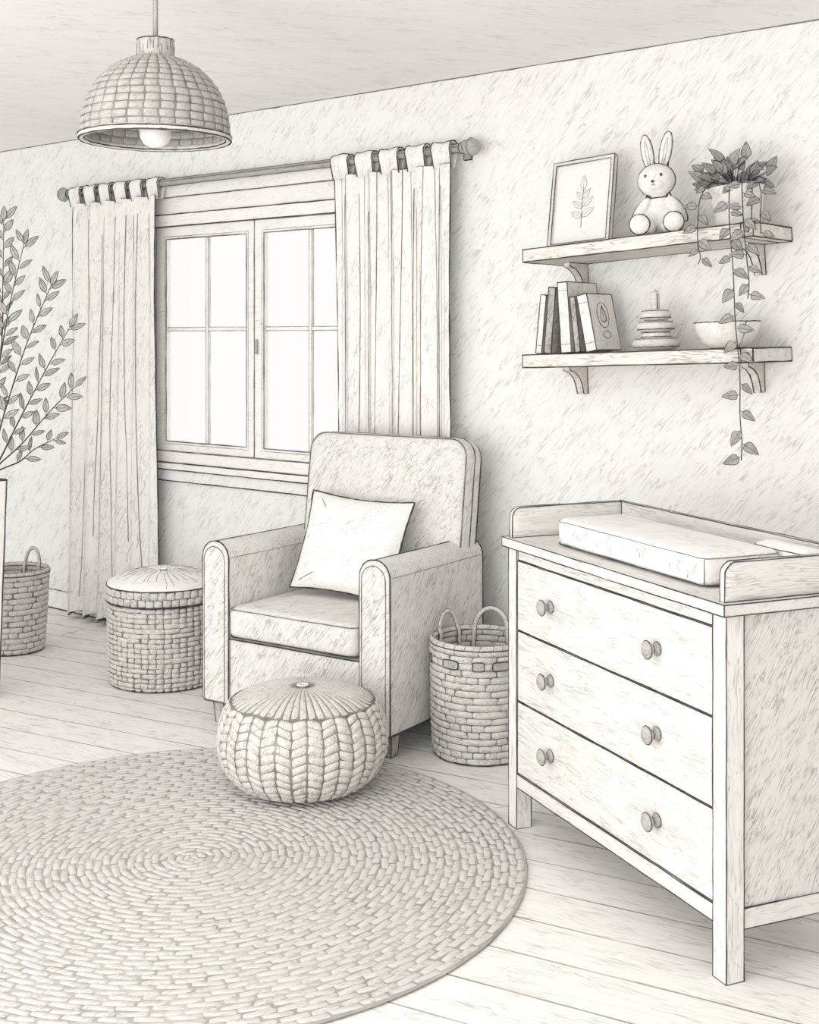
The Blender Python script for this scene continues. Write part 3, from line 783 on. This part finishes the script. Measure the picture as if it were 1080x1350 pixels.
# framed botanical print
FRW, FRH = .262, .332
fr = thing('picture_frame', 'thin framed botanical print leaning on the upper shelf left of the rabbit', 'picture frame', (.968, -.215, on(.968)), (-13, -T1, 0))
m = MB(); fw = .014
for (a, b, c, d) in ((-FRW / 2, FRW / 2, 0, fw), (-FRW / 2, FRW / 2, FRH - fw, FRH), (-FRW / 2, -FRW / 2 + fw, fw, FRH - fw), (FRW / 2 - fw, FRW / 2, fw, FRH - fw)):
    m.box(a, b, 0, .022, c, d)
for y in (0, .022): m.line([(-FRW / 2, y, 0), (FRW / 2, y, 0), (FRW / 2, y, FRH), (-FRW / 2, y, FRH)], .0021, True)
for x in (-FRW / 2, FRW / 2):
    for z in (0, FRH): m.line([(x, 0, z), (x, .022, z)], .0018)
q = FRW / 2 - fw; m.line([(-q, 0, fw), (q, 0, fw), (q, 0, FRH - fw), (-q, 0, FRH - fw)], .0018, True)
m.build('frame', [M_WOOD, INK], fr)
m = MB(); m.box(-q, q, .009, .018, fw, FRH - fw)
pr = m.build('print', [M_BULB], fr)
m = MB()
def flat_leaf(m, x, z, ang, L_, W_, y=.0082, lm=1, fm=0):
    pts = []
    for k in range(13):
        t = k / 12; w = W_ * math.sin(PI * t ** .8) * (1 - .15 * t); pts.append((t * L_, w))
    for k in range(11, 0, -1):
        t = k / 12; w = -W_ * math.sin(PI * t ** .8) * (1 - .15 * t); pts.append((t * L_, w))
    c, s_ = math.cos(ang), math.sin(ang)
    P = [Vector((x + a * c - b * s_, y, z + a * s_ + b * c)) for a, b in pts]
    n = len(P)
    m.add([p + Vector((0, d, 0)) for d in (-.0003, .0006) for p in P], [tuple(range(n)), tuple(range(2 * n - 1, n - 1, -1))] + [(i, (i + 1) % n, n + (i + 1) % n, n + i) for i in range(n)], fm)
    m.line(P, .0008, True, lm, step=9, jit=.0003)
    m.line([(x, y - .0004, z), (x + L_ * .85 * c, y - .0004, z + L_ * .85 * s_)], .0006, mat=lm, jit=.0003)
m.line([(.004, .0082, .07), (.002, .0082, .15), (.004, .0082, .225)], .0012, jit=.0003)
for (z, a, L_) in ((.108, 152, .056), (.112, 30, .060), (.145, 145, .052), (.150, 38, .056), (.178, 132, .044), (.182, 48, .046), (.212, 90, .058)):
    flat_leaf(m, .003, z, math.radians(a), L_, L_ * .24)
m.build('botanical_drawing', [M_CERAM, SOFT], pr)

# plush rabbit
RB = thing('plush_rabbit', 'white plush rabbit with upright ears sitting on the upper shelf', 'toy', (1.283, -.165, on(1.283)), (0, -T1, 21))
RB.scale = (1.05,) * 3
def ellipsoid(bm_, c, r, rot=(0, 0, 0), seg=28):
    M_ = T(c) @ Euler([math.radians(a) for a in rot]).to_matrix().to_4x4() @ Matrix.Diagonal((*r, 1))
    bmesh.ops.create_uvsphere(bm_, u_segments=seg, v_segments=seg // 2 + 4, radius=1, matrix=M_)
bmr = bmesh.new()
ellipsoid(bmr, (0, 0, .066), (.056, .048, .066))                       # trunk
ellipsoid(bmr, (0, -.002, .105), (.040, .036, .045))
ellipsoid(bmr, (-.004, -.012, .186), (.0625, .054, .056))              # head
ellipsoid(bmr, (-.004, -.05, .172), (.03, .022, .022))                 # muzzle
ellipsoid(bmr, (-.031, -.002, .283), (.020, .013, .062), (0, -7, 0))   # ears
ellipsoid(bmr, (.030, -.002, .287), (.020, .013, .064), (0, 13, 0))
ellipsoid(bmr, (-.06, -.022, .088), (.019, .021, .054), (18, 38, 0))   # arms
ellipsoid(bmr, (.06, -.020, .086), (.020, .022, .055), (18, -32, 0))
for s_, z_ in ((-1, 0), (1, .0)):
    ellipsoid(bmr, (s_ * .040, -.050, .031), (.030, .055, .030), (0, 0, -s_ * 14))     # thighs
    ellipsoid(bmr, (s_ * .055, -.098, .036), (.036, .026, .036), (14, 0, 0))           # soles
me = bpy.data.meshes.new('rabbit_shape'); bmr.to_mesh(me); bmr.free()
tmp = bpy.data.objects.new('rabbit_shape', me); COL.objects.link(tmp)
md = tmp.modifiers.new('r', 'REMESH'); md.mode = 'VOXEL'; md.voxel_size = .0036
sm = tmp.modifiers.new('s', 'SMOOTH'); sm.factor = .6; sm.iterations = 5
dg = bpy.context.evaluated_depsgraph_get(); dg.update()
ev = bpy.data.meshes.new_from_object(tmp.evaluated_get(dg))
bpy.data.objects.remove(tmp); bpy.data.meshes.remove(me)
ev.name = 'body'
ev.materials.clear(); ev.materials.append(M_PLUSH)
for p in ev.polygons: p.use_smooth = True
zmin = min(v.co.z for v in ev.vertices)
for v in ev.vertices: v.co.z -= zmin
rbody = bpy.data.objects.new('body', ev); COL.objects.link(rbody); rbody.parent = RB
from mathutils.bvhtree import BVHTree
bv = BVHTree.FromPolygons([v.co for v in ev.vertices], [tuple(p.vertices) for p in ev.polygons])
def stitched(pts, r, name, closed=True, mat=INK, push=.0):
    m = MB(); P = []
    for p in pts:
        loc, nrm, _, _ = bv.find_nearest(Vector(p)); P.append(loc + nrm * push)
    m.line(P, r, closed, 0, step=9, jit=.0003); return m.build(name, [mat, mat], RB)
def circ(c, rx, rz, y=0, n=40, tilt=0, a0=0, a1=360):
    out = []
    for k in range(n + (a1 - a0 < 360)):
        a = math.radians(a0 + (a1 - a0) * k / n); x, z = rx * math.cos(a), rz * math.sin(a); t = math.radians(tilt)
        out.append((c[0] + x * math.cos(t) + z * math.sin(t), c[1] + y, c[2] - x * math.sin(t) + z * math.cos(t)))
    return out
sr = .0027
stitched(circ((-.004, -.020, .184), .066, .060), sr, 'head_seam')
stitched(circ((-.031, -.004, .281), .024, .068, tilt=-7), sr, 'ear_seam')
stitched(circ((.030, -.004, .285), .024, .070, tilt=13), sr, 'ear_seam')
stitched(circ((-.031, -.03, .279), .007, .044, tilt=-7), .0009, 'ear_lining_seam', mat=SOFT)
stitched(circ((.030, -.03, .283), .007, .046, tilt=13), .0009, 'ear_lining_seam', mat=SOFT)
stitched(circ((-.062, -.024, .088), .022, .058, tilt=38, a0=75, a1=300), sr, 'arm_seam', False)
stitched(circ((.062, -.022, .086), .024, .060, tilt=-32, a0=-110, a1=115), sr, 'arm_seam', False)
stitched(circ((-.055, -.110, .036), .037, .037), sr, 'foot_seam'); stitched(circ((.055, -.110, .036), .037, .037), sr, 'foot_seam')
stitched([(.05 * math.cos(a), .0, .066 + .066 * math.sin(a)) for a in [math.radians(q) for q in range(-40, 60, 8)]], sr, 'side_seam', False)
stitched([(-.05 * math.cos(a), .0, .066 + .066 * math.sin(a)) for a in [math.radians(q) for q in range(-40, 60, 8)]], sr, 'side_seam', False)
def bead(x, z, rx, rz, name, y=-.2, seg=16):
    h = bv.ray_cast(Vector((x, y, z)), Vector((0, 1, 0)))
    p = h[0] if h[0] is not None else Vector((x, -.06, z))
    m = MB(); prof = [(math.sin(PI * k / 8), -math.cos(PI * k / 8)) for k in range(9)]
    m.lathe(prof, seg, 0, True, T(p) @ R(90, 'X') @ Matrix.Diagonal((rx, rz, .003, 1)))
    return m.build(name, [INK, INK], RB)
bead(-.034, .199, .0050, .0058, 'eye'); bead(.017, .199, .0050, .0058, 'eye'); bead(-.010, .178, .0065, .0045, 'nose')
stitched([(-.010, -.09, .174), (-.010, -.09, .166)], .0011, 'mouth_stitch', False)
stitched([(-.020, -.09, .163), (-.015, -.09, .160), (-.010, -.09, .1605), (-.005, -.09, .160), (.000, -.09, .163)], .0011, 'mouth_stitch', False)

# leaves
def leaf(m, base, dirv, L_, W_, nrm, lr_=.0012, curve=.12, heart=False, lm=1):
    d = Vector(dirv).normalized(); n = Vector(nrm); n = (n - d * n.dot(d))
    if n.length < 1e-4: n = d.orthogonal()
    n.normalize(); w = d.cross(n).normalized(); base = Vector(base)
    K = 8; rows = []
    for k in range(K + 1):
        t = k / K
        hw = W_ * (math.sin(PI * t ** (.62 if heart else .85)) ** .85) * (1 - .25 * t)
        c = base + d * (L_ * t) - n * (curve * L_ * t * t)
        rows.append((c - w * hw + n * hw * .22, c, c + w * hw + n * hw * .22))
    th = .0006
    for sg in (-1, 1):
        vs = [p + n * th * sg for r in rows for p in r]; fs = []
        for k in range(K):
            for j in range(2): fs.append((k * 3 + j, k * 3 + j + 1, k * 3 + 4 + j, k * 3 + 3 + j))
        m.add(vs, fs, 0, True)
    edge = [r[0] for r in rows] + [r[2] for r in rows[::-1]][1:-1]
    m.line(edge, lr_, True, lm, step=9, jit=.0002)
    m.line([r[1] + n * .0008 for r in rows[:-1]], lr_ * .6, False, lm, step=9, jit=.0002)

# trailing plant in a pot
CAMD = Vector((.5, -.86, 0))
PX, PY = 1.572, -.165
PZ = on(PX)
pt = thing('trailing_plant', 'trailing leafy plant in a pale pot at the right end of the upper shelf', 'plant', (PX, PY, PZ), (0, -T1, 0))
m = MB(); m.lathe([(0, 0), (.070, 0), (.072, .003), (.088, .128), (.092, .136), (.090, .140), (.083, .140), (.080, .126), (0, .124)], 44)
m.ring(.0715, .002, .002); m.ring(.0915, .137, .0018)
for a in (-31, 149 - 0):   # darker seams down the sides of the pot
    a = math.radians(a); m.line([(.0722 * math.cos(a), .0722 * math.sin(a), .004), (.0885 * math.cos(a), .0885 * math.sin(a), .128)], .0017)
m.build('pot', [M_CERAM, INK], pt)
MB().lathe([(.079, .126), (.05, .132), (0, .134)], 28).build('soil', [M_SOIL], pt)
r5 = random.Random(21)
def vine(pts, spacing, Lr, name='vine', first=.04, rad=.0017, mat=M_LEAF):
    m = MB(); P = [Vector(p) for p in pts]
    # smooth
    def cat(p0, p1, p2, p3, t):
        return .5 * ((2 * p1) + (-p0 + p2) * t + (2 * p0 - 5 * p1 + 4 * p2 - p3) * t * t + (-p0 + 3 * p1 - 3 * p2 + p3) * t ** 3)
    Q = []
    for i in range(len(P) - 1):
        p0 = P[max(0, i - 1)]; p3 = P[min(len(P) - 1, i + 2)]
        for k in range(8): Q.append(cat(p0, P[i], P[i + 1], p3, k / 8))
    Q.append(P[-1]); m.tube(Q, rad, 6, mat=1)
    acc = 0; nxt = first; sd = 1
    for a, b in zip(Q, Q[1:]):
        acc += (b - a).length
        if acc > nxt:
            nxt += spacing * r5.uniform(.75, 1.25); sd = -sd
            side = Vector((.86, .5, 0)) * sd
            t = (b - a).normalized()
            d = side * r5.uniform(.55, .95) + t * r5.uniform(.1, .7) + Vector((0, 0, r5.uniform(-.35, .25))) + CAMD * r5.uniform(.0, .4)
            Ls = Lr * r5.uniform(.75, 1.15)
            st0 = b + d.normalized() * .008; m.line([b, st0], .001, step=9)
            leaf(m, st0, d, Ls, Ls * .33, CAMD + Vector((0, 0, .35)) + Vector((r5.uniform(-.3, .3), 0, r5.uniform(-.2, .3))), heart=True)
    return m.build(name, [mat, INK], pt)
front = -.205 + .0
vine([(.01, -.03, .135), (.02, -.085, .165), (.045, -.15, .12), (.052, -.178, .0), (.055, -.176, -.15), (.052, -.174, -.32), (.058, -.174, -.48), (.050, -.172, -.62), (.052, -.172, -.70), (.046, -.172, -.765)], .047, .050, first=.2)
vine([(-.02, -.03, .135), (-.055, -.07, .15), (-.068, -.13, .10), (-.065, -.165, .02), (-.063, -.178, -.06), (-.057, -.176, -.10), (-.067, -.176, -.125)], .042, .044, first=.08)
vine([(.04, -.01, .135), (.085, -.03, .15), (.112, -.06, .09), (.118, -.09, .02), (.122, -.10, -.04)], .038, .046, first=.06)
vine([(.03, -.04, .135), (.07, -.11, .15), (.095, -.165, .08), (.102, -.182, -.02), (.105, -.18, -.11), (.108, -.178, -.20), (.100, -.177, -.25)], .045, .046, first=.12)
m = MB()
for i in range(46):
    a = r5.uniform(0, 2 * PI); el = r5.uniform(.15, 1.35); L_ = r5.uniform(.045, .105)
    d = Vector((math.cos(a) * math.cos(el) * 1.1, math.sin(a) * math.cos(el) * .7, math.sin(el)))
    b0 = Vector((.05 * math.cos(a) * r5.random(), .05 * math.sin(a) * r5.random(), .128)); b1 = b0 + d * L_
    m.line([b0, (b0 + b1) / 2 + Vector((0, 0, .008)), b1], .0013, step=9)
    dd = d * .7 + Vector((r5.uniform(-.7, .7), -.3, r5.uniform(-.6, .6)))
    leaf(m, b1, dd, r5.uniform(.044, .060), r5.uniform(.016, .021), CAMD + Vector((0, 0, .6)), heart=True)
m.build('foliage', [M_LEAF, INK], pt)

# ------------------------------------------------------------------ lower shelf things
def book(x, w, h, d, lean, label, cover, y=-.255, motif=False, yaw=0):
    b = thing('book', label, 'book', (x, y, on(x, False) + .001 + (w * math.sin(math.radians(max(0, lean))) if lean > 0 else 0)), (0, lean - 0, yaw), 'books on the lower shelf')
    m = MB(); t = .003
    m.box(0, t, 0, d, 0, h); m.box(w - t, w, 0, d, 0, h); m.box(t, w - t, 0, t, 0, h)
    for x_ in (0, w):
        m.line([(x_, 0, 0), (x_, 0, h), (x_, d, h), (x_, d, 0)], .0021, True)
    m.line([(0, 0, h), (w, 0, h)], .002); m.line([(0, 0, 0), (w, 0, 0)], .002)
    for zz in (.03, h - .03): m.line([(t, -.0002, zz), (w - t, -.0002, zz)], .0009, mat=2)
    m.build('cover', [cover, INK, SOFT], b)
    MB().box(t + .0003, w - t - .0003, t + .0005, d - .004, .003, h - .003).build('pages', [M_BULB], b)
    if motif:
        m = MB(); xx = w + .0006
        def el(cy, cz, ry, rz, rr, mt=1): m.line([(xx, cy + ry * math.cos(a), cz + rz * math.sin(a)) for a in [2 * PI * k / 28 for k in range(28)]], rr, True, mt, step=9, jit=.0002)
        cy = d * .5
        vs = [(xx - .0003, cy + .038 * math.cos(2 * PI * k / 28), h * .62 + .046 * math.sin(2 * PI * k / 28)) for k in range(28)]
        m.add(vs + [(p[0] + .0006, p[1], p[2]) for p in vs], [tuple(range(28, 56)), tuple(range(27, -1, -1))] + [(k, (k + 1) % 28, 28 + (k + 1) % 28, 28 + k) for k in range(28)], 0)
        el(cy, h * .62, .038, .046, .0015)
        drop = [(0, .036), (.012, .012), (.019, -.006), (.016, -.02), (.0, -.027), (-.016, -.02), (-.019, -.006), (-.012, .012)]
        m.line([(xx + .0005, cy + a, h * .62 + c) for a, c in drop], .0018, True, 1, step=9, jit=.0002)
        m.line([(xx + .0005, cy, h * .62 + .03), (xx + .0005, cy, h * .62 - .025)], .0011, jit=.0002)
        el(cy + .006, h * .27, .026, .013, .0013)
        m.build('cover_motif', [M_CERAM, INK], b)
    return b
book(.815, .024, .215, .15, 6, 'thin pale book, leftmost of the row on the lower shelf', M_BOOKL)
book(.851, .030, .240, .17, 5, 'slim book with dark covers, second from the left on the lower shelf', M_BOOKD)
book(.926, .042, .255, .20, -4, 'tallest and thickest book of the row on the lower shelf', M_BOOKL)
book(.985, .022, .200, .15, -7, 'short dark book squeezed behind the leaning book with the drop on its cover', M_BOOKD)
book(1.036, .042, .205, .17, -12, 'leaning book with a drop in an oval on its cover, rightmost of the row', M_BOOKL, motif=True, y=-.26)

# ring stacker
sx = 1.262
rs = thing('ring_stacker', 'wooden stacking toy of three rings on a peg between the books and the bowl', 'toy', (sx, -.165, on(sx, False)), (0, -T2, 0))
def torus(name, R0, r, z, h):
    m = MB(); prof = []
    for k in range(15):
        a = 2 * PI * k / 14; prof.append((R0 - r + r * math.cos(a), z + h * math.sin(a)))
    m.lathe(prof, 44)
    m.ring(R0 - r + r * .72, z + h * .75, .0013, 2, 44); m.ring(R0 - r + r * .9, z - h * .5, .0017, 1, 44)
    return m.build(name, [M_WOOD, INK, SOFT], rs)
torus('ring', .083, .036, .024, .0225)
m = MB(); m.lathe([(0, .044), (.05, .044), (.052, .048), (.052, .060), (.048, .064), (0, .064)], 36); m.ring(.052, .048, .0015, n=36); m.ring(.051, .062, .0013, n=36); m.build('spacer', [M_WOOD, INK], rs)
torus('ring', .067, .031, .084, .020)
torus('ring', .055, .027, .124, .0195)
m = MB(); m.lathe([(0, .03), (.0165, .03), (.0165, .195), (.014, .204), (.008, .209), (0, .210)], 24)
for a in (-31, 149):
    a = math.radians(a); m.line([(.0166 * math.cos(a), .0166 * math.sin(a), .145), (.0166 * math.cos(a), .0166 * math.sin(a), .196), (.009 * math.cos(a), .009 * math.sin(a), .208), (0, 0, .2105)], .0017, step=9)
m.build('peg', [M_WOOD, INK], rs)

# bowl
bx = 1.533
bw = thing('bowl', 'smooth pale bowl at the right end of the lower shelf', 'bowl', (bx, -.165, on(bx, False)), (0, -T2, 0))
m = MB(); m.lathe([(0, 0), (.055, 0), (.060, .002), (.082, .022), (.100, .052), (.110, .086), (.1085, .089), (.106, .086), (.096, .053), (.078, .026), (.05, .010), (0, .008)], 56)
m.ring(.1098, .0875, .0018); m.ring(.058, .0015, .0022)
for a in (-31, 149):
    a = math.radians(a); m.line([(r_ * math.cos(a), r_ * math.sin(a), z_) for r_, z_ in ((.060, .002), (.082, .022), (.100, .052), (.110, .086))], .0016, step=9)
m.build('body', [M_CERAM, INK], bw)

# ------------------------------------------------------------------ tall planter with leafy branches at the left edge
pn = thing('tall_planter', 'tall white square planter at the left edge', 'planter', (-1.325, -1.285, 0), (0, 0, -5))
m = MB(); b, t = .105, .128; vs = []
for z, h in ((0, b), (.898, t)): vs += [(-h, -h, z), (h, -h, z), (h, h, z), (-h, h, z)]
h2 = t - .014
vs += [(-h2, -h2, .898), (h2, -h2, .898), (h2, h2, .898), (-h2, h2, .898), (-h2, -h2, .84), (h2, -h2, .84), (h2, h2, .84), (-h2, h2, .84)]
m.add(vs, [(0, 3, 2, 1), (0, 1, 5, 4), (1, 2, 6, 5), (2, 3, 7, 6), (3, 0, 4, 7)] + [(4 + i, 4 + (i + 1) % 4, 8 + (i + 1) % 4, 8 + i) for i in range(4)] + [(8 + i, 8 + (i + 1) % 4, 12 + (i + 1) % 4, 12 + i) for i in range(4)] + [(12, 13, 14, 15)])
for i in range(4):
    m.line([vs[i], vs[i + 4]], .0036); m.line([vs[i], vs[(i + 1) % 4]], .003); m.line([vs[4 + i], vs[4 + (i + 1) % 4]], .0034); m.line([vs[8 + i], vs[8 + (i + 1) % 4]], .002)
m.build('pot', [M_WHITE, INK], pn)
SX = Vector((.768, .640, 0))        # picture-parallel direction at the planter
bp = thing('branch_bundle', 'tall bundle of leafy branches standing in the planter at the left edge', 'branches', (-1.325, -1.285, .847))
r8 = random.Random(5)
def branch(x0, pts, n0, Lr):
    """pts: (sideways, height, depth) relative to the planter rim centre"""
    m = MB(); P = [SX * a + Vector((-.64, .768, 0)) * c + Vector((0, 0, z)) for a, z, c in pts]
    Q = []
    for i in range(len(P) - 1):
        p0 = P[max(0, i - 1)]; p1, p2 = P[i], P[i + 1]; p3 = P[min(len(P) - 1, i + 2)]
        for k in range(8):
            t = k / 8; Q.append(.5 * ((2 * p1) + (-p0 + p2) * t + (2 * p0 - 5 * p1 + 4 * p2 - p3) * t * t + (-p0 + 3 * p1 - 3 * p2 + p3) * t ** 3))
    Q.append(P[-1]); n = len(Q)
    m.tube(Q, [.0042 - .0026 * i / n for i in range(n)], 6, mat=1)
    acc = 0; nxt = n0; sd = 1
    for a, b in zip(Q, Q[1:]):
        acc += (b - a).length
        if acc > nxt:
            nxt += .036 * r8.uniform(.8, 1.2); sd = -sd
            t = (b - a).normalized(); side = t.cross(Vector((.64, -.768, 0))).normalized() * sd
            d = t * r8.uniform(.75, 1.15) + side * r8.uniform(.55, .9) + Vector((.64, -.768, 0)) * r8.uniform(-.3, .4)
            s0 = b + d.normalized() * .012; m.line([b, s0], .0014, step=9)
            L_ = Lr * r8.uniform(.8, 1.15)
            leaf(m, s0, d, L_, L_ * r8.uniform(.18, .25), Vector((.64, -.768, .2)) + Vector((r8.uniform(-.5, .5), r8.uniform(-.4, .4), 0)), lr_=.0016, curve=.05)
    t = (Q[-1] - Q[-2]).normalized(); leaf(m, Q[-1], t, Lr, Lr * .2, Vector((.64, -.768, .2)), lr_=.0016, curve=.05)
    return m.build('branch', [M_LEAFL, INK], bp)
# sideways offset 0 = planter centre (about 40 px left of the frame)
branch(0, [(.01, -.0, .02), (.10, .25, .03), (.150, .60, .03), (.156, .85, .03), (.160, 1.12, .03)], .30, .064)
branch(0, [(.03, -.0, -.01), (.12, .28, -.02), (.165, .55, -.03), (.205, .78, -.03), (.262, 1.02, -.03)], .30, .064)
branch(0, [(.05, -.0, -.03), (.135, .15, -.05), (.200, .36, -.06), (.285, .62, -.06), (.382, .85, -.06)], .28, .066)
branch(0, [(.06, -.0, .0), (.145, .12, .0), (.225, .28, .0), (.340, .50, .0), (.442, .68, .0)], .22, .064)
branch(0, [(.05, -.0, .0), (.130, .095, .0), (.240, .20, .02), (.350, .33, .03), (.458, .435, .03)], .20, .060)
branch(0, [(.05, -.0, .05), (.125, .078, .03), (.215, .12, .06), (.270, .17, .10), (.36, .215, .10)], .20, .056)

# ------------------------------------------------------------------ light, world, camera
w = bpy.data.worlds.new('daylight'); scene.world = w; w.use_nodes = True
bg = w.node_tree.nodes['Background']; bg.inputs[0].default_value = (1, .988, .968, 1); bg.inputs[1].default_value = 1.0
def area(name, loc, target, size, power, color=(1, .99, .975)):
    l = bpy.data.lights.new(name, 'AREA'); l.shape = 'RECTANGLE'; l.size, l.size_y = size; l.energy = power; l.color = color
    o = bpy.data.objects.new(name, l); COL.objects.link(o); o.location = loc
    o.rotation_euler = (Vector(target) - Vector(loc)).to_track_quat('-Z', 'Y').to_euler()
    return o
area('daylight_from_front_left', (-.6, -5.3, 2.2), (1.1, -.4, 1.1), (2.4, 1.7), 34)
area('ceiling_uplight_fill', (1.5, -5.2, .9), (0, -1.4, 2.5), (2.4, 1.2), 62)  # added fill behind the camera, aimed up to brighten the ceiling
area('right_side_fill', (3.7, -5.0, 1.7), (.6, -.5, .7), (1.4, 1.4), 20)  # added fill that lifts the shaded right-hand sides
area('overhead_fill', (1.5, -3.0, 2.52), (1.5, -2.9, 0), (2.2, 1.6), 16)  # added soft fill from above, no fixture hangs there

cam = bpy.data.cameras.new('camera'); co = bpy.data.objects.new('camera', cam); COL.objects.link(co)
co.location = (3.487, -4.185, 1.49)
co.rotation_euler = (PI / 2, 0, math.radians(39.806))
cam.sensor_fit = 'VERTICAL'; cam.sensor_height = 36; cam.lens = 36 * 1700 / 1350
cam.shift_y = -(675 - 443) / 1350
cam.clip_start = .05
scene.camera = co
vs_ = scene.view_settings
vs_.view_transform = 'Standard'; vs_.look = 'None'; vs_.exposure = 0; vs_.gamma = 1; vs_.use_curve_mapping = False
